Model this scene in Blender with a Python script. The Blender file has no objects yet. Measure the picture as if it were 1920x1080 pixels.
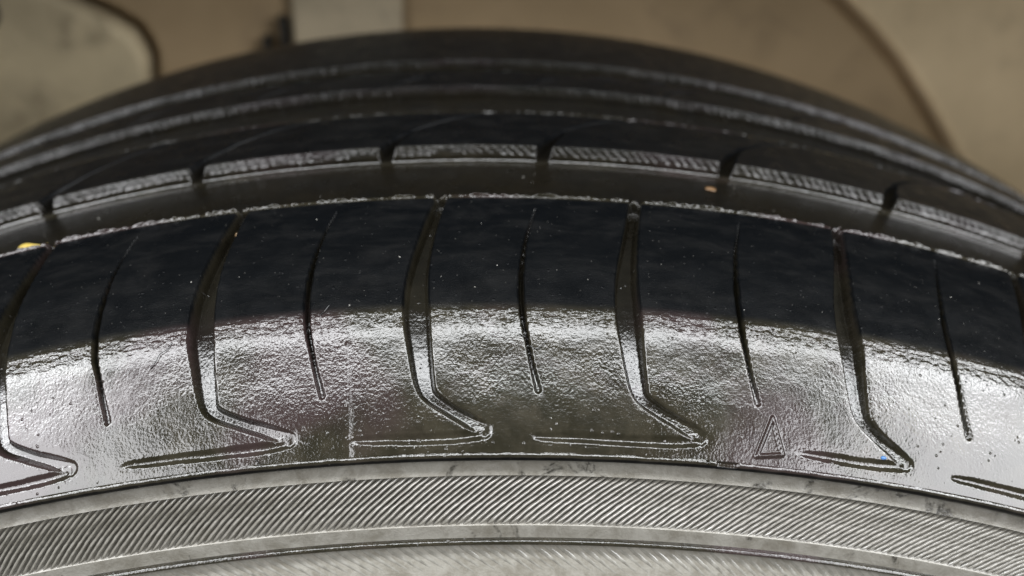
import bpy, math, random
import numpy as np

# ------------------------------------------------------------------ camera
scn = bpy.context.scene
col = scn.collection
cam_d = bpy.data.cameras.new('camera')
cam = bpy.data.objects.new('camera', cam_d)
col.objects.link(cam)
scn.camera = cam
cam_d.sensor_width = 36.0
cam_d.lens = 1808.87 / 1920.0 * 36.0
cam_d.clip_start = 0.01
cam_d.clip_end = 50.0
YAW, PITCH, ROLL = 0.04133, 0.48034, 0.01242
from mathutils import Vector, Matrix
fw = Vector((math.sin(YAW) * math.cos(PITCH), math.cos(YAW) * math.cos(PITCH), -math.sin(PITCH)))
rt = fw.cross(Vector((0, 0, 1))).normalized()
up = rt.cross(fw)
rt2 = rt * math.cos(ROLL) + up * math.sin(ROLL)
up2 = up * math.cos(ROLL) - rt * math.sin(ROLL)
cam.matrix_world = Matrix(((rt2.x, up2.x, -fw.x, 0.0), (rt2.y, up2.y, -fw.y, -0.10381),
                           (rt2.z, up2.z, -fw.z, 0.36911), (0, 0, 0, 1)))
cam_d.dof.use_dof = True
cam_d.dof.focus_distance = 0.138
cam_d.dof.aperture_fstop = 13.0

# ------------------------------------------------------------------ light
world = bpy.data.worlds.new('World')
scn.world = world
world.use_nodes = True
bg = world.node_tree.nodes['Background']
bg.inputs['Color'].default_value = (0.80, 0.82, 0.74, 1)
bg.inputs['Strength'].default_value = 0.16


def area(name, loc, target, sx, sy, power, color=(1, 1, 1)):
    d = bpy.data.lights.new(name, 'AREA')
    d.shape = 'RECTANGLE'
    d.size, d.size_y, d.energy, d.color = sx, sy, power, color
    o = bpy.data.objects.new(name, d)
    col.objects.link(o)
    o.location = loc
    o.rotation_euler = (Vector(target) - Vector(loc)).to_track_quat('-Z', 'Y').to_euler()
    return o


area('overhead_reflection_light', (0.0, -0.335, 1.50), (0.0, -0.05, 0.30), 3.4, 0.26, 45, (0.96, 0.98, 1.0))  # added area light that makes the bright reflected band on the shoulder
area('side_reflection_light', (-1.30, -0.80, 1.15), (0.0, 0.0, 0.29), 1.3, 0.95, 34, (0.97, 0.975, 1.0))  # added on the left for a pale reflection on the shoulder
area('side_reflection_light', (1.38, -0.80, 1.10), (0.0, 0.0, 0.29), 1.3, 1.0, 38, (0.97, 0.975, 1.0))  # added on the right; the gap between the pair keeps the middle dark

scn.render.engine = 'CYCLES'
scn.view_settings.view_transform = 'Standard'
scn.view_settings.look = 'None'
scn.view_settings.exposure = 0.0
scn.view_settings.gamma = 1.0
scn.view_settings.use_curve_mapping = False

rng = np.random.default_rng(7)
random.seed(7)


# ------------------------------------------------------------------ node helpers
class NT:
    def __init__(self, name):
        self.m = bpy.data.materials.new(name)
        self.m.use_nodes = True
        self.t = self.m.node_tree
        self.t.nodes.clear()
        self.out = self.t.nodes.new('ShaderNodeOutputMaterial')
        self.p = self.t.nodes.new('ShaderNodeBsdfPrincipled')
        self.t.links.new(self.p.outputs[0], self.out.inputs['Surface'])

    def put(self, sock, v):
        if isinstance(v, bpy.types.NodeSocket):
            self.t.links.new(v, sock)
        else:
            sock.default_value = v

    def attr(self, name, out='Fac'):
        n = self.t.nodes.new('ShaderNodeAttribute')
        n.attribute_name = name
        return n.outputs[out]

    def objco(self):
        return self.t.nodes.new('ShaderNodeTexCoord').outputs['Object']

    def scale(self, vec, s):
        n = self.t.nodes.new('ShaderNodeVectorMath')
        n.operation = 'MULTIPLY'
        self.put(n.inputs[0], vec)
        n.inputs[1].default_value = s
        return n.outputs[0]

    def noise(self, vec, scale, detail=3, rough=0.55, dist=0.0):
        n = self.t.nodes.new('ShaderNodeTexNoise')
        self.put(n.inputs['Vector'], vec)
        n.inputs['Scale'].default_value = scale
        n.inputs['Detail'].default_value = detail
        n.inputs['Roughness'].default_value = rough
        n.inputs['Distortion'].default_value = dist
        return n.outputs['Fac']

    def voro(self, vec, scale, feature='F1'):
        n = self.t.nodes.new('ShaderNodeTexVoronoi')
        n.feature = feature
        self.put(n.inputs['Vector'], vec)
        n.inputs['Scale'].default_value = scale
        return n.outputs['Distance']

    def ramp(self, v, a, b, ya=0.0, yb=1.0):
        n = self.t.nodes.new('ShaderNodeMapRange')
        n.clamp = True
        n.interpolation_type = 'SMOOTHSTEP'
        self.put(n.inputs[0], v)
        for i, x in enumerate((a, b, ya, yb)):
            self.put(n.inputs[i + 1], x)
        return n.outputs[0]

    def math(self, op, a, b=0.0):
        n = self.t.nodes.new('ShaderNodeMath')
        n.operation = op
        self.put(n.inputs[0], a)
        self.put(n.inputs[1], b)
        return n.outputs[0]

    def mix(self, fac, a, b):
        n = self.t.nodes.new('ShaderNodeMix')
        n.data_type = 'RGBA'
        self.put(n.inputs['Factor'], fac)
        self.put(n.inputs[6], a)
        self.put(n.inputs[7], b)
        return n.outputs[2]

    def bump(self, height, dist, strength=1.0, normal=None):
        n = self.t.nodes.new('ShaderNodeBump')
        self.put(n.inputs['Height'], height)
        self.put(n.inputs['Strength'], strength)
        n.inputs['Distance'].default_value = dist
        if normal is not None:
            self.put(n.inputs['Normal'], normal)
        return n.outputs[0]


def rgb(r, g, b):
    return (r, g, b, 1.0)


# ------------------------------------------------------------------ materials
def mat_rubber():
    k = NT('wet_tread_rubber')
    uv = k.attr('surf_mm', 'Vector')          # millimetres around / across the tyre
    mould = k.attr('mould')                   # 1 where the moulded skin is left, 0 where worn smooth or blackened under the lip
    edge = k.attr('worn_edge')                # abraded corner strip
    silt = k.attr('silt')                     # mud settled in grooves
    # orange-peel of the moulded skin
    n1 = k.noise(k.scale(uv, (1.0, 0.8, 1)), 2.5, 2, 0.5, 0.1)
    n2 = k.noise(uv, 0.35, 2, 0.5)
    patch = k.ramp(k.noise(uv, 0.055, 3, 0.6, 0.6), 0.38, 0.60)
    amp = k.math('MULTIPLY', mould, k.ramp(patch, 0, 1, 0.55, 1.0))
    b1 = k.bump(n1, 0.000055, amp)
    b1 = k.bump(n2, 0.00016, k.math('MULTIPLY', mould, 0.5), b1)
    # wrinkles just below the crease
    w = k.noise(k.scale(uv, (0.6, 1.3, 1)), 1.3, 2, 0.5, 0.4)
    b1 = k.bump(w, 0.00027, edge, b1)
    # worn tread: very fine scuffs plus sparse pimples
    f1 = k.noise(k.scale(uv, (0.5, 1.4, 1)), 3.2, 3, 0.6)
    b1 = k.bump(f1, 0.000035, k.math('SUBTRACT', 1.0, k.math('MULTIPLY', mould, 0.6)), b1)
    v = k.voro(uv, 0.85)
    pim = k.ramp(v, 0.05, 0.22, 1.0, 0.0)
    pm = k.ramp(k.noise(uv, 0.5, 2), 0.53, 0.62)
    b1 = k.bump(k.math('MULTIPLY', pim, pm), 0.00012, 0.8, b1)
    # colours: black rubber, thin grey film, brown silt, reflection tints painted into the skin
    film = k.ramp(k.noise(k.scale(uv, (0.35, 1.0, 1)), 0.30, 5, 0.7, 0.4), 0.40, 0.74)
    c = k.mix(film, rgb(0.0019, 0.0023, 0.0028), rgb(0.0058, 0.0060, 0.0062))
    cm = k.mix(k.ramp(k.noise(uv, 0.14, 6, 0.7, 0.15), 0.38, 0.66), rgb(0.0130, 0.0115, 0.0068), rgb(0.027, 0.0235, 0.0155))  # olive tones in the skin colour imitate reflected surroundings
    cm = k.mix(k.ramp(k.noise(uv, 0.035, 2, 0.5), 0.50, 0.62, 0.0, 0.75), cm, rgb(0.030, 0.019, 0.020))  # purple-brown patches painted in place of a reflected tint
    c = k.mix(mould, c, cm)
    c = k.mix(k.math('MULTIPLY', silt, k.ramp(k.noise(uv, 0.35, 4, 0.6), 0.2, 0.7, 0.7, 1.0)), c, rgb(0.0062, 0.0052, 0.0034))
    spk = k.math('MULTIPLY', k.ramp(k.voro(uv, 1.25), 0.04, 0.13, 1.0, 0.0), k.ramp(k.noise(k.scale(uv, (1, 1, 1)), 0.7, 2), 0.55, 0.62))
    c = k.mix(k.math('MULTIPLY', spk, 0.45), c, rgb(0.16, 0.155, 0.14))
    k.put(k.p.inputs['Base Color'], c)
    r = k.ramp(k.noise(uv, 0.22, 3), 0.3, 0.7, 0.26, 0.38)
    r2 = k.ramp(patch, 0.0, 1.0, 0.17, 0.11)
    rr = k.t.nodes.new('ShaderNodeMix')
    k.put(rr.inputs['Factor'], mould); k.put(rr.inputs[2], r); k.put(rr.inputs[3], r2)
    k.put(k.p.inputs['Roughness'], rr.outputs[0])
    k.put(k.p.inputs['IOR'], k.ramp(mould, 0.0, 1.0, 1.20, 1.52))
    wet = k.math('MULTIPLY', edge, k.ramp(k.noise(uv, 0.16, 3, 0.6), 0.36, 0.54))
    k.put(k.p.inputs['Coat Weight'], k.math('MULTIPLY', k.math('MAXIMUM', mould, wet), 0.55))
    k.put(k.p.inputs['Coat Roughness'], k.ramp(k.noise(uv, 0.3, 5, 0.7, 0.6), 0.35, 0.65, 0.03, 0.10))
    k.p.inputs['Coat IOR'].default_value = 1.33
    k.put(k.p.inputs['Normal'], b1)
    k.put(k.p.inputs['Coat Normal'], b1)
    return k.m


def mat_sidewall(name, wiped=0.5, tone=1.0):
    k = NT(name)
    uv = k.attr('surf_mm', 'Vector')
    n = k.noise(uv, 0.16, 5, 0.65, 0.9)
    n2 = k.noise(uv, 1.3, 4, 0.6)
    mask = k.ramp(k.math('ADD', n, k.math('MULTIPLY', n2, 0.18)), wiped - 0.05, wiped + 0.09)
    silt = k.mix(k.ramp(k.noise(uv, 0.22, 6, 0.7, 0.5), 0.3, 0.7), rgb(0.130 * tone, 0.120 * tone, 0.098 * tone), rgb(0.235 * tone, 0.226 * tone, 0.200 * tone))
    c = k.mix(mask, rgb(0.022, 0.020, 0.016), silt)
    k.put(k.p.inputs['Base Color'], c)
    k.put(k.p.inputs['Roughness'], k.ramp(mask, 0, 1, 0.18, 0.42))
    b = k.bump(k.noise(uv, 2.2, 4, 0.65), 0.00011, 0.8)
    b = k.bump(k.noise(uv, 0.6, 3, 0.6), 0.00015, 0.5, b)
    k.put(k.p.inputs['Normal'], b)
    k.p.inputs['Coat Weight'].default_value = 0.35
    k.p.inputs['Coat Roughness'].default_value = 0.12
    k.put(k.p.inputs['Coat Normal'], b)
    return k.m


def mat_ridge(name, c0, c1):
    k = NT(name)
    oi = k.t.nodes.new('ShaderNodeObjectInfo')
    co = k.objco()
    n = k.noise(co, 900, 4, 0.6)
    n2 = k.noise(k.scale(co, (1, 1, 1)), 260, 3)
    c = k.mix(k.ramp(n, 0.3, 0.7), c0, c1)
    c = k.mix(k.math('MULTIPLY', k.ramp(k.noise(k.scale(co, (1, 1, 1)), 300, 3, 0.6), 0.4, 0.65), k.ramp(oi.outputs['Random'], 0, 1, 0.2, 0.95)), c, rgb(0.09, 0.084, 0.07))
    k.put(k.p.inputs['Base Color'], c)
    k.put(k.p.inputs['Roughness'], k.ramp(n2, 0.3, 0.7, 0.07, 0.16))
    b = k.bump(n, 0.00012, 0.9)
    k.put(k.p.inputs['Normal'], b)
    k.p.inputs['Coat Weight'].default_value = 1.0
    k.p.inputs['Coat Roughness'].default_value = 0.06
    return k.m


def mat_dust(name, ca, cb, cc, scale=14.0):
    k = NT(name)
    co = k.objco()
    n = k.noise(co, scale, 5, 0.6, 0.4)
    n2 = k.noise(co, scale * 3.7, 4, 0.6, 0.2)
    c = k.mix(k.ramp(n, 0.34, 0.66), ca, cb)
    c = k.mix(k.ramp(n2, 0.52, 0.74, 0.0, 0.7), c, cc)
    k.put(k.p.inputs['Base Color'], c)
    k.p.inputs['Roughness'].default_value = 0.8
    k.put(k.p.inputs['Normal'], k.bump(n2, 0.003, 0.4))
    return k.m


def mat_plain(name, c, rough=0.4, coat=0.0):
    k = NT(name)
    co = k.objco()
    n = k.noise(co, 900, 3)
    k.put(k.p.inputs['Base Color'], k.mix(n, tuple(x * 0.75 for x in c[:3]) + (1,), c))
    k.p.inputs['Roughness'].default_value = rough
    k.p.inputs['Coat Weight'].default_value = coat
    k.p.inputs['Coat Roughness'].default_value = 0.05
    return k.m


M_RUB = mat_rubber()
M_SIDE = mat_sidewall('silted_sidewall', 0.455)
M_SIDE2 = mat_sidewall('grey_sidewall', 0.34, 1.25)
M_SIDE3 = mat_sidewall('dull_sidewall', 0.42, 0.80)
M_SIDE4 = mat_sidewall('dark_sidewall', 0.46, 0.55)
M_RIDGE = mat_ridge('ridge_rubber', rgb(0.15, 0.142, 0.122), rgb(0.26, 0.25, 0.225))
M_RIDGE2 = mat_ridge('lower_ridge_rubber', rgb(0.20, 0.193, 0.168), rgb(0.27, 0.262, 0.235))
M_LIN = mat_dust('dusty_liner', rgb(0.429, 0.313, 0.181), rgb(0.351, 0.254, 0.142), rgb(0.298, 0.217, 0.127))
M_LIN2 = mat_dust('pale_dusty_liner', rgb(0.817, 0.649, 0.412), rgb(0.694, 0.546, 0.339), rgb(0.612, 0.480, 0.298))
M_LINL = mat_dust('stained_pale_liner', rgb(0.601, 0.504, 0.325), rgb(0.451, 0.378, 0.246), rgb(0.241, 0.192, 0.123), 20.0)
M_BRK = mat_dust('bracket_dust', rgb(0.50, 0.42, 0.29), rgb(0.40, 0.34, 0.235), rgb(0.30, 0.25, 0.18), 24.0)
M_DARK = mat_plain('dark_plastic', rgb(0.02, 0.018, 0.014), 0.6)

# ------------------------------------------------------------------ profile of the tyre (metres; y across, r from the axle)
SH_Y = np.array([.0052, .0095, .0150, .0185, .0198, .0208]); SH_R = np.array([.28637, .2908, .29583, .2989, .29984, .30048])
TR_Y = np.array([.0208, .025, .032, .045, .060, .085, .110, .140, .165, .180, .190, .198, .205])
TR_R = np.array([.30048, .30255, .30555, .30872, .30975, .31015, .3101, .3094, .3082, .3064, .3038, .2980, .2890])


def pchip(x, X, Y):
    h = np.diff(X); dl = np.diff(Y) / h; m = np.zeros_like(Y)
    ok = dl[:-1] * dl[1:] > 0
    den = (2 * h[1:] + h[:-1]) / np.where(ok, dl[:-1], 1) + (h[1:] + 2 * h[:-1]) / np.where(ok, dl[1:], 1)
    m[1:-1] = np.where(ok, (h[:-1] + h[1:]) * 3 / np.where(ok, den, 1), 0)
    m[0] = dl[0] * 1.1; m[-1] = dl[-1]
    i = np.clip(np.searchsorted(X, x) - 1, 0, len(X) - 2); t = (x - X[i]) / h[i]
    return ((2*t**3 - 3*t**2 + 1) * Y[i] + (t**3 - 2*t**2 + t) * h[i] * m[i]
            + (-2*t**3 + 3*t**2) * Y[i+1] + (t**3 - t**2) * h[i] * m[i+1])


def prof(y):
    y = np.asarray(y, float)
    return np.where(y < .0208, pchip(np.clip(y, .0052, .0208), SH_Y, SH_R), pchip(np.clip(y, .0208, .205), TR_Y, TR_R))


def seg(a, b, st):
    return np.arange(a, b - st * .5, st)


ROWS = np.concatenate([
    seg(.0052, .0208, .00012), seg(.0208, .0443, .00021), seg(.0443, .0460, .00006), seg(.0460, .0648, .0005),
    seg(.0648, .0676, .00006), seg(.0676, .0865, .00021), seg(.0865, .0880, .00007), seg(.0880, .1032, .0006),
    seg(.1032, .1065, .00008), seg(.1065, .1185, .0004), seg(.1185, .1196, .0001), seg(.1196, .1278, .0006),
    seg(.1278, .1312, .0001), seg(.1312, .2051, .0012)])
HALF = 0.36
COLS = np.concatenate([seg(-.75, -HALF, .002), seg(-HALF, HALF, .0007), seg(HALF, .7505, .002)])
nr, nc = len(ROWS), len(COLS)
pr = prof(ROWS)
S = np.concatenate([[0], np.cumsum(np.hypot(np.diff(ROWS), np.diff(pr)))]) * 1000.0     # arc length, mm
dy = np.gradient(ROWS, S); dr = np.gradient(pr, S)
ln = np.hypot(dy, dr); NY, NR = -dr / ln, dy / ln                                           # outward normal in the meridian plane
YY = np.repeat(ROWS[:, None], nc, 1); TT = np.repeat(COLS[None, :], nr, 0)
XX = TT * 300.0
SS = np.repeat(S[:, None], nc, 1)
s_of = lambda y: np.interp(y, ROWS, S)


# smooth value noise on a lattice
def vnoise(x, y, seed):
    r = np.random.default_rng(seed); n = 256
    g = r.random((n, n)).astype(np.float32)
    xi = np.floor(x).astype(int); yi = np.floor(y).astype(int)
    fx = x - xi; fy = y - yi
    fx = fx * fx * (3 - 2 * fx); fy = fy * fy * (3 - 2 * fy)
    a = g[xi % n, yi % n]; b = g[(xi + 1) % n, yi % n]; c = g[xi % n, (yi + 1) % n]; d = g[(xi + 1) % n, (yi + 1) % n]
    return (a * (1 - fx) + b * fx) * (1 - fy) + (c * (1 - fx) + d * fx) * fy - .5


def sm(a, b, x):
    t = np.clip((x - a) / (b - a), 0, 1)
    return t * t * (3 - 2 * t)


# ---- wavering of edges
wob = vnoise(XX / 5.0, SS / 9.0, 1) * .25 + vnoise(XX / 1.3, SS / 3.0, 2) * .10          # mm
YW = YY + wob * .001 * .55
H = np.zeros((nr, nc))                    # height over the profile, mm (negative = cut)
lab = np.zeros((nr, nc), int)             # label of what cuts there
edge = np.zeros((nr, nc)); silt = np.zeros((nr, nc))


# ---- round grooves
def ring_groove(y_near, y_wall, y_top, depth, code, amp=.22):
    global H
    d = np.zeros_like(H)
    near = sm(y_near, y_near + .0006, YW)
    fil = np.clip((y_wall - YW) / .0022, 0, 1)                       # fillet where the far wall meets the floor
    floor = depth * near - (1 - np.sqrt(np.clip(1 - (1 - fil) ** 2, 0, 1))) * (1.0 if code == 1 else .25) * (YW > y_wall - .0022)
    ch = np.clip((YW - y_wall) / (y_top - y_wall), 0, 1)
    ser = np.sin((XX * .75 + (SS - s_of(y_top)) * 1.1) * 2 * np.pi / 1.25 + 5 * vnoise(XX / 4, SS * 0 + code, 5)) * (.55 + vnoise(XX / 2.2, SS / 2, 6))
    wallh = depth * .52 * (1 - ch) + (ser - .25) * amp * 5 * ch * (1 - ch)
    prof_d = np.where(YW < y_wall, np.where(YW < y_wall - 6e-5, floor, depth * .6), np.where(YW < y_top, wallh, 0))
    prof_d = np.where(YW < y_near, 0, prof_d)
    prof_d = prof_d + ((YW > y_wall) & (YW < y_top)) * .35 * vnoise(XX / 5.0, SS * 0 + code, 77) * ch * (1 - ch) * 4
    m = prof_d > .5
    H = np.where((YW >= y_near) & (YW < y_top), -prof_d, H)
    lab[m] = code
    edge[(YW > y_wall) & (YW < y_top + .0002)] = .7
    # feathered lip on the near edge
    lip = np.exp(-((YW - (y_near - .00028)) / .00024) ** 2) * (.30 + .45 * vnoise(XX / 3.0, SS * 0 + 3, 8 + code) + .45 * vnoise(XX / .6, SS / .4, 9 + code))
    H += np.clip(lip * (1.0 if code == 1 else .6) - (0 if code == 1 else .08), 0, 1) * (YW < y_near + .0003)
    edge[np.abs(YW - (y_near - .0003)) < .0006] = .8


ring_groove(.0453, .0660, .0671, 3.0, 1)
ring_groove(.0872, .1052, .1059, 3.0, 2, .10)
ring_groove(.1190, .1298, .1304, 2.8, 3, .07)


# ---- cuts along polylines
def poly_cut(pts, hw, dep, wall, code, rnd=1.0):
    """pts (theta, y), half widths and depths in mm per point"""
    A = np.array([(t * 300.0, s_of(y), w_, d_) for (t, y), w_, d_ in zip(pts, hw, dep)])
    Z = []
    for i in range(len(A) - 1):                       # Catmull-Rom through the points
        p0, p1, p2, p3 = A[max(i - 1, 0)], A[i], A[i + 1], A[min(i + 2, len(A) - 1)]
        for u in (0, .25, .5, .75):
            Z.append(.5 * (2 * p1 + (p2 - p0) * u + (2 * p0 - 5 * p1 + 4 * p2 - p3) * u * u + (3 * p1 - p0 - 3 * p2 + p3) * u ** 3))
    Z.append(A[-1])
    Z = np.array(Z); P = Z[:, :2]; hw = np.maximum(Z[:, 2], .05); dep = np.maximum(Z[:, 3], .05)
    c0 = np.searchsorted(COLS, (P[:, 0].min() - 6) / 300); c1 = np.searchsorted(COLS, (P[:, 0].max() + 6) / 300)
    r0 = max(0, np.searchsorted(S, P[:, 1].min() - 5)); r1 = np.searchsorted(S, P[:, 1].max() + 5)
    if c1 <= c0:
        return
    sl = (slice(r0, r1), slice(c0, c1))
    x = XX[sl] + wob[sl] * .5; s = SS[sl] + wob[sl] * .4
    best = np.full(x.shape, 1e9); bd = np.zeros(x.shape)
    for i in range(len(P) - 1):
        a, b = P[i], P[i + 1]; v = b - a; L2 = v @ v
        t = np.clip(((x - a[0]) * v[0] + (s - a[1]) * v[1]) / L2, 0, 1)
        q = np.hypot(x - a[0] - t * v[0], s - a[1] - t * v[1]) - (hw[i] + t * (hw[i + 1] - hw[i]))
        m = q < best
        best[m] = q[m]; bd[m] = (dep[i] + t * (dep[i + 1] - dep[i]))[m]
    k = np.clip(-best / wall, 0, 1)
    cut = -bd * (k * k * (3 - 2 * k) if rnd else k)
    h = H[sl]; L = lab[sl]
    deeper = cut < h
    L[deeper & (best < -wall * .35)] = code
    H[sl] = np.where(best < 0, np.minimum(h, cut), h)
    # softly rounded shoulder of the cut
    H[sl] -= .05 * np.exp(-np.clip(best, 0, 9) / .18) * (best > 0)


PH = [-.458, -.349, -.242, -.136, -.030, .075, .190, .300, .408, .515]
LUG = [(.0462, .0120), (.043, .0100), (.0355, .0052), (.0295, .0018), (.0252, .0003), (.0202, .0003), (.0160, .0020), (.0124, .0043),
       (.0109, .0075), (.0095, .0160), (.0083, .0255), (.0073, .0325)]
LHW = [1.15, 1.15, 1.35, 1.65, 1.9, 2.1, 1.85, 1.6, 1.30, 1.15, 1.25, 1.5]
LDP = [2.3, 2.3, 2.4, 2.4, 2.4, 2.3, 2.0, 1.6, 1.4, 1.2, .75, .26]
FOOT = {2: (-.040, .046), 3: (-.038, .049), 4: (-.032, .038), 5: (-.048, .040), 6: (-.030, .0335), 7: (-.056, .040)}   # the pitch varies round the tyre
for i, p in enumerate(PH):
    fl_, fr_ = FOOT.get(i, (-.036, .040))
    kf_ = (fr_ - .0125) / .025
    poly_cut([(p + (t if t < .0076 or y > .011 else .0075 + (t - .0075) * kf_), y) for y, t in LUG], LHW, LDP, .75, 100 + i)
    e_ = fr_ - .0075
    poly_cut([(p + fl_, .0067), (p + fl_ + .010, .0067), (p + e_ - .018, .0066), (p + e_, .0069)], [.50, .95, 1.1, 1.1], [.20, .36, .40, .45], 1.05, 100 + i)
SIPE = [(.0415, .0090), (.0345, .0030), (.0284, 0), (.0239, -.0008), (.0195, 0), (.0167, .0020), (.0146, .0037), (.0122, .0062), (.0115, .0069)]
SHW = [.15, .30, .42, .48, .46, .40, .42, .50, .55]
SDP = [.9, 1.2, 1.6, 1.7, 1.6, 1.3, 1.0, .75, .6]
for i in range(len(PH) - 1):
    c = PH[i] + (PH[i + 1] - PH[i]) * .503 + (.002 if i == 6 else 0)
    poly_cut([(c + t, y) for y, t in SIPE], SHW, SDP, .28, 200 + i)
MID = [-.588, -.480, -.374, -.2655, -.170, -.0553, .039, .1515, .2595, .366, .474, .58]
SLIT = [(.0630, -.001), (.0665, .002), (.0700, .0062), (.0735, .0125), (.0772, .0205), (.0818, .0370), (.0850, .0540), (.0875, .072)]
for i, p in enumerate(MID):
    poly_cut([(p + t, y) for y, t in SLIT], [1.6, 1.5, 1.2, .8, .5, .40, .35, .35], [2.6, 2.5, 2.2, 1.6, 1.0, .7, .6, .6], .5, 300 + i)
    # feathered lip along the far side of the slit
for k, i in enumerate(range(14)):
    c = -.65 + i * .0985
    poly_cut([(c, .1085), (c + .012, .1125), (c + .03, .116)], [.5, .45, .3], [1.2, 1.1, .6], .4, 0)

# ---- crease, wrinkled strip, mould seam, triangle mark, mottling
cre = (YY < .0216) & (YY > .0180)
wr = sm(.0216, .0209, YY) * sm(.0178, .0200, YY)
H += np.exp(-((YW - .0207) / .00022) ** 2) * .06 * (H > -.2)
H += wr * (vnoise(XX / 1.1 + SS / 2.2, SS / .42, 21) * .10 + vnoise(XX / .5, SS / .3, 22) * .04) * (H > -.3)
edge = np.maximum(edge, wr * .75)
seam_x = -.0640 * 300 + vnoise(SS / 3, SS * 0, 31) * .25
H += np.where((XX > seam_x) & (XX < seam_x + 1.1), -.14 * (1 - (XX - seam_x) / 1.1), 0) * sm(.0176, .0168, YY) * (H > -.2)
mould = sm(.0224, .0203, YY + wob * .0006)
H += vnoise(XX / 7, SS / 6, 41) * .12 * mould + vnoise(XX / 14, SS / 10, 42) * .14 * (1 - mould)
for p in PH:                                       # torn rubber knots where a lateral groove meets the round groove
    k2 = np.exp(-(((XX - (p + .0122) * 300) / .95) ** 2 + ((SS - s_of(.0458)) / .65) ** 2) ** 2)
    H = np.where(k2 > .02, H * (1 - k2) + k2 * (-.25 + 1.1 * vnoise(XX / .55, SS / .5, 81)), H)
    edge = np.maximum(edge, np.clip(k2 * 2, 0, 1))
TRI = [(.1471, .0101), (.1392, .0060), (.1526, .0064)]
tp = [np.array((t * 300, s_of(y))) for t, y in TRI]
best = np.full(H.shape, 9.0)
for a, b in ((0, 1), (1, 2), (2, 0)):
    A, B = tp[a], tp[b]; v = B - A
    t = np.clip(((XX - A[0]) * v[0] + (SS - A[1]) * v[1]) / (v @ v), 0, 1)
    best = np.minimum(best, np.hypot(XX - A[0] - t * v[0], SS - A[1] - t * v[1]))
H += .42 * (1 - sm(.10, .36, best))
lab[(best < .36)] = 400
deep = sm(-.4, -1.4, H)
ker = np.exp(-np.linspace(-3, 3, 361) ** 2 / 2); ker /= ker.sum()
su = np.arange(S[0], 45.0, .05); pu = np.interp(su, S, pr)
pad = np.concatenate([pu[0] - (pu[180:0:-1] - pu[0]), pu, pu[-1] - (pu[-2:-182:-1] - pu[-1])])
dlt = np.interp(S, su, np.convolve(pad, ker, 'valid') - pu, right=0) * 1000 / NR
H += np.minimum(dlt, 0)[:, None] * 1.25 * sm(-.3, -1.0, H) * (lab >= 100) * (lab < 200)
silt = deep * (.85 + .5 * vnoise(XX / 6, SS / 6, 51))
silt = np.clip(silt, 0, 1)
mould = np.maximum(mould, deep * (YY < .047))
mould = np.maximum(mould, sm(.0636, .0644, YY) * (YY < .0662))
mould = np.maximum(mould, .8 * (np.abs(YY - .0450) < .0006))
edge *= (H > -2.0)
mould = np.maximum(mould, edge * (YY > .06) * np.where(YY > .09, .32, .55))
mould = np.maximum(mould, edge * (YY > .0440) * (YY < .0458) * .9)

# ------------------------------------------------------------------ the tyre
tyre = bpy.data.objects.new('tyre', None)
col.objects.link(tyre)
tyre.location = (0, 0.105, -0.3103)
tyre['label'] = 'wet black worn car tyre with slanted shoulder grooves and a ribbed grey sidewall'
tyre['category'] = 'tyre'
AXLE = (0, -0.105, 0.3103)


def finish(name, me, mat, parent, kind=None):
    o = bpy.data.objects.new(name, me)
    col.objects.link(o)
    if mat and not me.materials:
        me.materials.append(mat)
    o.parent = parent
    if parent is tyre:
        o.location = AXLE
    if kind:
        o['kind'] = kind
    return o


def mesh_from(name, V, F, N=None, attrs=None, vec=None):
    me = bpy.data.meshes.new(name)
    V = np.asarray(V, np.float32); F = np.asarray(F, np.int32)
    me.vertices.add(len(V)); me.vertices.foreach_set('co', V.ravel())
    nf, k = F.shape
    me.loops.add(nf * k); me.loops.foreach_set('vertex_index', F.ravel())
    me.polygons.add(nf)
    me.polygons.foreach_set('loop_start', np.arange(0, nf * k, k, dtype=np.int32))
    me.update(calc_edges=True)
    me.polygons.foreach_set('use_smooth', np.ones(nf, bool))
    for nm, a in (attrs or {}).items():
        at = me.attributes.new(nm, 'FLOAT', 'POINT'); at.data.foreach_set('value', np.asarray(a, np.float32))
    if vec is not None:
        at = me.attributes.new('surf_mm', 'FLOAT_VECTOR', 'POINT'); at.data.foreach_set('vector', np.asarray(vec, np.float32).ravel())
    if N is not None:
        me.normals_split_custom_set_from_vertices(np.asarray(N, np.float32))
    return me


Yp = YY + H * .001 * NY[:, None]
Rp = pr[:, None] + H * .001 * NR[:, None]
GV = np.stack([Rp * np.sin(TT), Yp, Rp * np.cos(TT)], -1)
du = np.gradient(GV, axis=1); dv = np.gradient(GV, axis=0)
GN = np.cross(du, dv)
GN /= np.linalg.norm(GN, axis=2, keepdims=True) + 1e-20
if GN[10, nc // 2, 2] < 0:
    GN = -GN
GA = {'mould': mould, 'worn_edge': edge, 'silt': silt}
GM = np.stack([XX, SS, np.zeros_like(XX)], -1)

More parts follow.
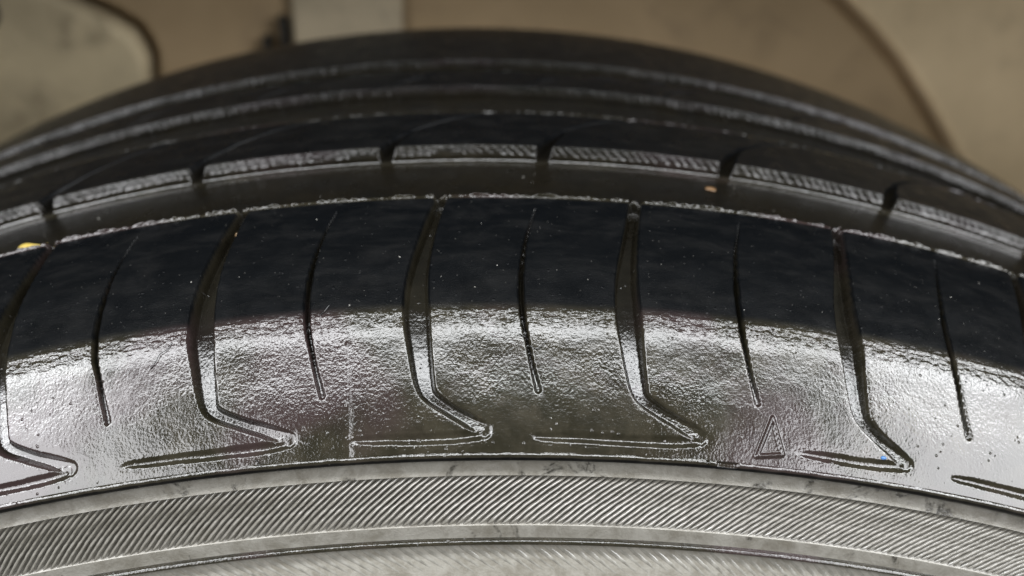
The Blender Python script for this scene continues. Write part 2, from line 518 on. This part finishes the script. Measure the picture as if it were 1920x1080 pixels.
# face labels
fl = np.maximum(np.maximum(lab[:-1, :-1], lab[1:, 1:]), np.maximum(lab[1:, :-1], lab[:-1, 1:]))
fy = .5 * (ROWS[:-1] + ROWS[1:])[:, None] + np.zeros((1, nc - 1))
ft = .5 * (COLS[:-1] + COLS[1:])[None, :] + np.zeros((nr - 1, 1))
ly = np.array([q[0] for q in LUG])[::-1]; lt = np.array([q[1] for q in LUG])[::-1]
relt = ft - np.interp(fy, ly, lt)
blk = np.searchsorted(np.array(PH), relt)
my = np.array([q[0] for q in SLIT]); mt = np.array([q[1] for q in SLIT])
mbk = np.searchsorted(np.array(MID), ft - np.interp(fy, my, mt))
key = np.where(fl > 0, fl,
      np.where(fy < .0456, 1000 + blk,
      np.where(fy < .0660, 1,
      np.where(fy < .0880, 2000 + mbk,
      np.where(fy < .1050, 2,
      np.where(fy < .1192, 3000,
      np.where(fy < .1290, 3, 3001)))))))
NAMES = {1: 'circumferential_groove', 2: 'circumferential_groove', 3: 'circumferential_groove', 3000: 'tread_rib', 3001: 'tread_rib', 400: 'triangle_mark'}
kinds = np.unique(key)
idx = np.arange(nr * nc).reshape(nr, nc)
Q = np.stack([idx[:-1, :-1], idx[:-1, 1:], idx[1:, 1:], idx[1:, :-1]], -1).reshape(-1, 4)
kf = key.ravel()
GVf = GV.reshape(-1, 3); GNf = GN.reshape(-1, 3); GMf = GM.reshape(-1, 3); GAf = {a: b.ravel() for a, b in GA.items()}
order = np.argsort(kf, kind='stable'); ks = kf[order]
made = {}
pend = []
for kk in kinds:
    a, b = np.searchsorted(ks, kk), np.searchsorted(ks, kk, side='right')
    q = Q[order[a:b]]
    used, inv = np.unique(q, return_inverse=True)
    name = NAMES.get(kk) or {1: 'lateral_groove', 2: 'sipe', 3: 'lateral_slit', 10: 'shoulder_block', 11: 'shoulder_block', 20: 'centre_block', 21: 'centre_block'}[kk // 100]
    me = mesh_from(name, GVf[used], inv.reshape(-1, 4), GNf[used], {x: y[used] for x, y in GAf.items()}, GMf[used])
    if name == 'sipe':
        pend.append((kk, me))
        continue
    made[kk] = finish(name, me, M_RUB, tyre)
for kk, me in pend:                                        # each sipe belongs to the block it is cut into
    finish('sipe', me, M_RUB, made.get(1000 + (kk - 200) + 1, tyre))
if 400 in made:
    made[400]['label'] = 'small raised triangle outline moulded on the shoulder'

# ---- the rest of the tread, round the back of the wheel
tb = np.linspace(.7490, 2 * math.pi - .7490, 320)
rb = np.unique(np.concatenate([np.arange(0, nr, 8), [nr - 1]]))
hb = np.zeros(nr)
hb[(ROWS > .0457) & (ROWS < .0660)] = -3; hb[(ROWS > .0876) & (ROWS < .1050)] = -3; hb[(ROWS > .1195) & (ROWS < .1292)] = -2.8
yb = (ROWS + hb * .001 * NY)[rb]; rbb = (pr + hb * .001 * NR)[rb]


def revolve(name, ys, rs, ths, mat, parent, kind=None, closed=False, skin=.3):
    ys = np.asarray(ys); rs = np.asarray(rs); n, m = len(ys), len(ths)
    V = np.stack([rs[:, None] * np.sin(ths)[None], np.repeat(ys[:, None], m, 1), rs[:, None] * np.cos(ths)[None]], -1).reshape(-1, 3)
    ix = np.arange(n * m).reshape(n, m)
    nx = np.roll(ix, -1, 1) if closed else None
    if closed:
        F = np.stack([ix[:-1], nx[:-1], nx[1:], ix[1:]], -1).reshape(-1, 4)
    else:
        F = np.stack([ix[:-1, :-1], ix[:-1, 1:], ix[1:, 1:], ix[1:, :-1]], -1).reshape(-1, 4)
    sl = np.concatenate([[0], np.cumsum(np.hypot(np.diff(ys), np.diff(rs)))]) * 1000
    tt = np.where(ths > math.pi, ths - 2 * math.pi, ths)
    G = np.stack([np.repeat((tt * 285.0)[None], n, 0), np.repeat(sl[:, None], m, 1), np.zeros((n, m))], -1).reshape(-1, 3)
    z = np.zeros(len(V))
    me = mesh_from(name, V, F, None, {'mould': z + skin, 'worn_edge': z, 'silt': z}, G)
    return finish(name, me, mat, parent, kind)


revolve('rear_tread', yb, rbb, tb, M_RUB, tyre)

# ---- lip under the shoulder: rounded edge, undercut, recess
TH = np.linspace(0, 2 * math.pi, 2200, endpoint=False)


def lip_mesh():
    thl = np.concatenate([np.arange(-.46, .46, .0009), np.linspace(.46, 2 * math.pi - .46, 500)])
    m = len(thl)
    x = thl * 286
    nzz = vnoise(x / 2.6, x * 0, 61) * .10 + vnoise(x / .7, x * 0, 62) * .08
    n_y = -math.sin(math.radians(45)); n_r = math.cos(math.radians(45))
    base_y, base_r = .0052, .28637
    # (along normal, inward along surface) in mm
    pts = [(-.03, -.02), (.03, .14), (.09, .38), (.08, .50), (-.05, .62), (-.30, .80), (-.52, .98), (-.9, 1.02), (-2.0, .85)]
    gap = ((thl > .1195) & (thl < .1300)) | ((thl > .1135) & (thl < .1150))
    V = []
    for a, (u, w) in enumerate(pts):
        uu = u + nzz * .45 * (a in (1, 2, 3)) - np.where(gap, .55, 0) * (0 < a < 5)
        ww = w + nzz * .9 * (a in (2, 3, 4, 5))
        yy = base_y + uu * .001 * n_y + ww * .001 * (-.70)
        rr = base_r + uu * .001 * n_r - ww * .001 * .71
        V.append(np.stack([rr * np.sin(thl), yy, rr * np.cos(thl)], -1))
    V = np.array(V).reshape(-1, 3)
    n = len(pts)
    ix = np.arange(n * m).reshape(n, m); nx = np.roll(ix, -1, 1)
    F = np.stack([nx[:-1], ix[:-1], ix[1:], nx[1:]], -1).reshape(-1, 4)
    G = np.stack([np.repeat(x[None], n, 0), np.repeat(np.array([p[1] for p in pts])[:, None], m, 1), np.zeros((n, m))], -1).reshape(-1, 3)
    z = np.zeros(len(V)); skin = np.repeat(np.where(np.arange(n) <= 4, 1.0, 0.0), m)  # rows below the lip take the black tone, painting in the recess shade
    return mesh_from('shoulder_lip', V, F, None, {'mould': skin, 'worn_edge': z, 'silt': z}, G)


finish('shoulder_lip', lip_mesh(), M_RUB, tyre)

# ---- sidewall bands (near side), each a part with its own look
revolve('upper_band', [.0085, .0076, .0069, .0064, .0061, .0058, .0055], [.2868, .2858, .2851, .2845, .2835, .2826, .2821], TH, M_SIDE, tyre, closed=True)
hat = revolve('ribbed_band', [.0055, .0062, .0062, .0058, .0055, .0050, .0049, .0045], [.2821, .2818, .2806, .2780, .2760, .2744, .2741, .2738], TH, M_SIDE2, tyre, closed=True)
revolve('smooth_band', [.0045, .0043, .0042, .0040], [.2738, .2732, .2725, .27195], TH, M_SIDE3, tyre, closed=True)
revolve('rim_bead_line', [.0040, .0035, .0031, .0031, .0036, .0045], [.27195, .27185, .2716, .27135, .2711, .2709], TH, M_RUB, tyre, closed=True, skin=1.0)
low = revolve('lower_ribbed_band', [.0045, .0042, .0035, .0020, .0005, .0], [.2709, .2703, .268, .263, .257, .250], TH, M_SIDE2, tyre, closed=True)
revolve('lower_sidewall', [.0, .001, .006, .014, .022, .030, .040], [.250, .240, .225, .212, .203, .199, .198], TH[::6], M_SIDE4, tyre, closed=True)
revolve('far_sidewall', [.205, .209, .2105, .209, .203, .193, .182, .172], [.2890, .280, .262, .240, .220, .207, .200, .198], TH[::6], M_RUB, tyre, closed=True)
revolve('inner_liner', [.172, .185, .190, .185, .160, .105, .050, .028, .022, .028, .040], [.198, .212, .24, .27, .293, .297, .293, .27, .24, .212, .198], TH[::6], M_RUB, tyre, closed=True)


# ---- ridges of the two ribbed bands
def ridge_mesh(name, r_top, r_bot, y_top, y_bot, slant, width, height, seed, curve=0.0):
    r = random.Random(seed)
    n = 12
    cs = [(-.5, -.25), (-.36, .55), (-.10, 1.0), (.16, .92), (.38, .45), (.5, -.25)]
    V = []
    for i in range(n + 1):
        t = i / n
        rr = r_top + (r_bot - r_top) * t
        a = slant * (.5 - t) + curve * (t - .5) ** 2 + r.uniform(-1, 1) * .00018
        yy = y_top + (y_bot - y_top) * t
        e = min(1.0, t * 9 + .25, (1 - t) * 10 + .2)
        w = width * (1 + r.uniform(-.12, .12)) * (.6 + .4 * e)
        h = height * e * (1 + r.uniform(-.25, .25))
        # direction across the ridge: perpendicular to its run in the sidewall plane
        tang = math.atan2(-(r_bot - r_top), slant * rr)
        for (u, v) in cs:
            V.append(((a + u * w / math.sin(abs(tang)) / rr, rr), yy - v * h))
    P = [(q * math.sin(a), y, q * math.cos(a)) for (a, q), y in V]
    k = len(cs)
    F = []
    for i in range(n):
        for j in range(k - 1):
            F.append((i * k + j, i * k + j + 1, (i + 1) * k + j + 1, (i + 1) * k + j))
    P = np.array(P)
    me = mesh_from(name, P, np.array(F))
    return me


def ridges(parent, mat, pitch, lim, meshes, jit, step_skip=0.0):
    for me in meshes:
        me.materials.append(mat)
    n = int(lim / pitch)
    for i in range(-n, n + 1):
        o = bpy.data.objects.new('ridge', meshes[random.randrange(len(meshes))])
        col.objects.link(o)
        o.parent = parent
        o.rotation_euler = (0, i * pitch + random.uniform(-1, 1) * jit, 0)
    total = int(2 * math.pi / pitch)
    co = np.empty(len(meshes[0].vertices) * 3); meshes[0].vertices.foreach_get('co', co); co = co.reshape(-1, 3)
    fi = np.empty(len(meshes[0].loops), np.int32); meshes[0].loops.foreach_get('vertex_index', fi); fi = fi.reshape(-1, 4)
    V, F = [], []
    for c, i in enumerate(range(n + 1, total - n - 1)):
        a = i * pitch
        V.append(np.stack([co[:, 0] * math.cos(a) + co[:, 2] * math.sin(a), co[:, 1], co[:, 2] * math.cos(a) - co[:, 0] * math.sin(a)], -1))
        F.append(fi + c * len(co))
    o = bpy.data.objects.new('far_ridges', mesh_from('far_ridges', np.concatenate(V), np.concatenate(F)))
    o.data.materials.append(mat)
    col.objects.link(o); o.parent = parent; o['kind'] = 'stuff'


ridges(hat, M_RIDGE, .00405, .42,
       [ridge_mesh('ridge', .2819, .2739, .0061, .0047, .0330, .00044, .00038, s, .004) for s in range(8)], .00012)
ridges(low, M_RIDGE2, .0066, .42,
       [ridge_mesh('ridge', .2705, .2560, .0043, .0004, -.075, .0008, .00016, 50 + s) for s in range(6)], .0003)


# ------------------------------------------------------------------ small bits lying on the tyre
def at(theta, y, lift=0.0):
    """point on the tyre surface, lift in mm over the real (cut) surface, with its outward normal"""
    i = int(np.clip(np.searchsorted(ROWS, y), 0, nr - 1)); j = int(np.clip(np.searchsorted(COLS, theta), 0, nc - 1))
    n = GN[i, j]
    return GV[i, j] + n * lift * .001, n, du[i, j] / np.linalg.norm(du[i, j])


def thing(name, me, mat, label, cat, group=None):
    me.materials.append(mat)
    o = bpy.data.objects.new(name, me)
    col.objects.link(o)
    o['label'] = label; o['category'] = cat
    if group:
        o['group'] = group
    return o


def pebble(name, theta, y, size, squash, seed):
    import bmesh
    r = random.Random(seed)
    bm = bmesh.new()
    bmesh.ops.create_icosphere(bm, subdivisions=2, radius=1)
    p, n, t = at(theta, y, 0)
    b = np.cross(n, t)
    ctr = p + n * size * squash * .0006
    me = bpy.data.meshes.new(name)
    for v in bm.verts:
        k = 1 + r.uniform(-.22, .22)
        q = ctr + (t * v.co.x * k * 1.2 + b * v.co.y * k * .85 + n * v.co.z * k * squash) * size * .001
        v.co = q
    bm.to_mesh(me); bm.free()
    me.polygons.foreach_set('use_smooth', [True] * len(me.polygons))
    return me


M_TAN = mat_plain('wet_tan_grit', rgb(0.28, 0.18, 0.09), .4, .5)
M_ORG = mat_plain('orange_mud', rgb(0.16, 0.085, 0.03), .4, .5)
M_BLU = mat_plain('blue_paint', rgb(0.05, 0.16, 0.40), .4, .3)
M_YEL = mat_plain('yellow_leaf', rgb(0.60, 0.44, 0.10), .4, .4)
M_SPK = mat_plain('pale_dust', rgb(0.34, 0.33, 0.30), .25, .6)
thing('grit_grain', pebble('grit_grain', -.1262, .0392, .55, .6, 1), M_TAN, 'tan grit grain stuck in the upper end of the second lateral groove', 'grit')
thing('mud_crumb', pebble('mud_crumb', .1400, .0600, .9, .3, 2), M_ORG, 'orange mud crumb in the round groove below a slit', 'mud')
thing('paint_fleck', pebble('paint_fleck', .2060, .0074, .33, .5, 3), M_BLU, 'tiny blue fleck in the tip of the right hand chevron groove', 'fleck')


def leaf():
    p, n, t = at(-.2500, .0480, 0)
    b = np.cross(n, t)
    pts = []
    N = 12
    for i in range(N + 1):
        u = i / N
        w = .9 * math.sin(math.pi * (u * .92 + .04)) ** .8
        cx = -2.4 + 5.0 * u; cyy = 1.3 * (u - .5) ** 2 * 4 - .4
        for k, z in ((-1, .5), (0, .2), (1, .55)):
            pts.append(p + (t * cx + b * (cyy + k * w) * .8 + n * (z + 1.4 + .5 * math.sin(u * 5))) * .001)
    F = []
    for i in range(N):
        for k in range(2):
            a = i * 3 + k
            F.append((a, a + 1, a + 4, a + 3))
    me = mesh_from('leaf_fragment', np.array(pts), np.array(F))
    return me


lf = thing('leaf_fragment', leaf(), M_YEL, 'curled yellow leaf scrap in the round groove at the left', 'leaf')
sd = lf.modifiers.new('thick', 'SOLIDIFY'); sd.thickness = .00015


# pale specks of dust and droplets scattered over the tread: nobody could count them
def specks():
    ico = np.array([(1, 0, 0), (-1, 0, 0), (0, 1, 0), (0, -1, 0), (0, 0, 1), (0, 0, -1)], float)
    fc = np.array([(0, 2, 4), (2, 1, 4), (1, 3, 4), (3, 0, 4), (2, 0, 5), (1, 2, 5), (3, 1, 5), (0, 3, 5)])
    V, F = [], []
    r = random.Random(11)
    cnt = 0
    while cnt < 260:
        th = r.uniform(-.42, .42)
        y = r.choice([r.uniform(.0215, .0445), r.uniform(.0215, .030), r.uniform(.0075, .0205), r.uniform(.047, .064)])
        i = int(np.searchsorted(ROWS, y)); j = int(np.searchsorted(COLS, th))
        if H[i, j] < -.3 and y < .045:
            continue
        p, n, t = at(th, y, 0)
        b = np.cross(n, t)
        s = .000018 + .00010 * r.random() ** 4.0
        a = r.uniform(0, 3.14)
        t2 = t * math.cos(a) + b * math.sin(a); b2 = np.cross(n, t2)
        V.append(p + (ico[:, :1] * t2 * r.uniform(.7, 3.0) + ico[:, 1:2] * b2 + ico[:, 2:] * n * .7) * s)
        F.append(fc + cnt * 6)
        cnt += 1
    return mesh_from('dust_specks', np.concatenate(V), np.concatenate(F))


sp = thing('dust_specks', specks(), M_SPK, 'pale dust specks and droplets scattered over the wet tread', 'dust')
sp['kind'] = 'stuff'


# curled rubber hairs left from moulding
def hair(pts, rad):
    P = np.array([at(t, y, l)[0] for t, y, l in pts])
    # smooth with Catmull-Rom
    Q = []
    for i in range(len(P) - 1):
        p0, p1, p2, p3 = P[max(i - 1, 0)], P[i], P[i + 1], P[min(i + 2, len(P) - 1)]
        for u in np.linspace(0, 1, 6, endpoint=False):
            Q.append(.5 * (2 * p1 + (p2 - p0) * u + (2 * p0 - 5 * p1 + 4 * p2 - p3) * u * u + (3 * p1 - p0 - 3 * p2 + p3) * u ** 3))
    Q.append(P[-1]); Q = np.array(Q)
    V, F = [], []
    T = np.gradient(Q, axis=0); T /= np.linalg.norm(T, axis=1, keepdims=True)
    for i, (q, t) in enumerate(zip(Q, T)):
        a = np.cross(t, (0, 0, 1.0)); a /= np.linalg.norm(a); b = np.cross(t, a)
        k = rad * (1 - .5 * i / len(Q))
        for j in range(6):
            w = j * math.pi / 3
            V.append(q + (a * math.cos(w) + b * math.sin(w)) * k)
    for i in range(len(Q) - 1):
        for j in range(6):
            F.append((i * 6 + j, i * 6 + (j + 1) % 6, (i + 1) * 6 + (j + 1) % 6, (i + 1) * 6 + j))
    return mesh_from('rubber_hair', np.array(V), np.array(F))


M_HAIR = mat_plain('black_rubber_hair', rgb(.02, .02, .02), .2, .5)
for pts in ([(.0262, .0163, .1), (.0290, .0160, .22), (.0318, .0163, .3), (.0335, .0170, .2)],
            [(.0203, .0176, .1), (.0225, .0173, .2), (.0240, .0172, .1)],
            [(-.1600, .0166, .1), (-.1575, .0172, .25), (-.1550, .0180, .3), (-.1520, .0185, .2), (-.1500, .0193, .05)],
            [(-.0770, .0209, .1), (-.0745, .0214, .3), (-.0728, .0221, .3)],
            [(-.1085, .0056, .1), (-.1060, .0052, .5), (-.1070, .0047, .6)]):
    finish('rubber_hair', hair(pts, .00008), M_HAIR, tyre)

# ------------------------------------------------------------------ wheel-arch liner behind the tyre
import bmesh


def slab(name, poly, y0, thick, mat, parent, bev=.006):
    """poly in (x, z), front face at y0"""
    bm = bmesh.new()
    vs = [bm.verts.new((x, y0, z)) for x, z in poly]
    f = bm.faces.new(vs)
    e = bmesh.ops.extrude_face_region(bm, geom=[f])
    bmesh.ops.translate(bm, verts=[g for g in e['geom'] if isinstance(g, bmesh.types.BMVert)], vec=(0, thick, 0))
    bmesh.ops.recalc_face_normals(bm, faces=bm.faces)
    me = bpy.data.meshes.new(name)
    bm.to_mesh(me); bm.free()
    me.materials.append(mat)
    o = bpy.data.objects.new(name, me)
    col.objects.link(o); o.parent = parent
    o.location = (0, -.30, .3103)
    m = o.modifiers.new('bevel', 'BEVEL'); m.width = bev; m.segments = 4; m.limit_method = 'ANGLE'
    return o


liner = bpy.data.objects.new('wheel_arch_liner', None)
col.objects.link(liner)
liner.location = (0, .30, -.3103)
liner['label'] = 'blurred beige dusty wheel arch liner behind and above the tyre'
liner['category'] = 'liner'
ARC = [(.1543, .2919), (.1703, .2788), (.1844, .2653), (.2001, .2465), (.2134, .2294), (.2188, .2219), (.2286, .2065), (.252, .14), (.268, .02), (.272, -.31)]
LEFT = [(-.1401, -.31), (-.1401, .15), (-.1395, .24), (-.1371, .2647), (-.1384, .2702), (-.1420, .2768), (-.1497, .2821), (-.1595, .2868), (-.1672, .2905), (-.20, .306), (-.26, .322)]
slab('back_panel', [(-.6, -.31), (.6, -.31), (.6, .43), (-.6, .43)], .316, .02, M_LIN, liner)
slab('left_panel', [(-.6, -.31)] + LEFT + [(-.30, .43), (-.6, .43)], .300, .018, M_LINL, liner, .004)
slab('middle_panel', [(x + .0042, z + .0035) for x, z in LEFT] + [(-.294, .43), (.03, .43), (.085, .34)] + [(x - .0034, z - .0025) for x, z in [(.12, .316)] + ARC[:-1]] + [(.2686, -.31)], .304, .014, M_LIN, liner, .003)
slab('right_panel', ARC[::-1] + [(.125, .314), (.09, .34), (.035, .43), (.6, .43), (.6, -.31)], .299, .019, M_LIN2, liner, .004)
slab('bracket', [(-.0760, .20), (-.0293, .20), (-.0293, .39), (-.0735, .39)], .2985, .005, M_BRK, liner, .003)
slab('clip', [(-.0800, .2700), (-.0772, .2700), (-.0768, .2835), (-.0800, .2850)], .297, .010, M_DARK, liner, .001)
slab('clip', [(-.0875, .2690), (-.0845, .2690), (-.0845, .2765), (-.0872, .2765)], .297, .010, M_DARK, liner, .001)
slab('plug', [(-.2000 + .0085 * math.cos(a * math.pi / 8), .2860 + .0085 * math.sin(a * math.pi / 8)) for a in range(16)], .2975, .006, M_DARK, liner, .002)


def arch_roof():
    ths = np.linspace(-1.35, 1.35, 60); ys = np.array([ROOF_Y, ROOF_Y + .004, .12, .22, .30, .325]); rs = np.array([.425, .432, .436, .436, .430, .415])
    V = np.stack([rs[:, None] * np.sin(ths)[None], np.repeat(ys[:, None], 60, 1), rs[:, None] * np.cos(ths)[None]], -1).reshape(-1, 3)
    ix = np.arange(len(V)).reshape(6, 60)
    F = np.stack([ix[:-1, :-1], ix[:-1, 1:], ix[1:, 1:], ix[1:, :-1]], -1).reshape(-1, 4)
    me = mesh_from('arch_roof', V, F); me.materials.append(M_ROOF)
    o = bpy.data.objects.new('arch_roof', me); col.objects.link(o); o.parent = liner; o.location = (0, -.30, .3103)
    m = o.modifiers.new('thick', 'SOLIDIFY'); m.thickness = .004; m.offset = 1


ROOF_Y = .13
M_ROOF = mat_dust('dark_arch_plastic', rgb(.03, .028, .024), rgb(.045, .04, .034), rgb(.02, .018, .016), 10.0)
arch_roof()

# ------------------------------------------------------------------ ground
gm = bpy.data.meshes.new('ground')
gm.from_pydata([(-6, -6, -.3105), (6, -6, -.3105), (6, 6, -.3105), (-6, 6, -.3105)], [], [(0, 1, 2, 3)])
g = bpy.data.objects.new('ground', gm); col.objects.link(g)
gm.materials.append(mat_dust('concrete_floor', rgb(.20, .18, .145), rgb(.16, .145, .12), rgb(.13, .118, .10), 6.0))
g['kind'] = 'structure'
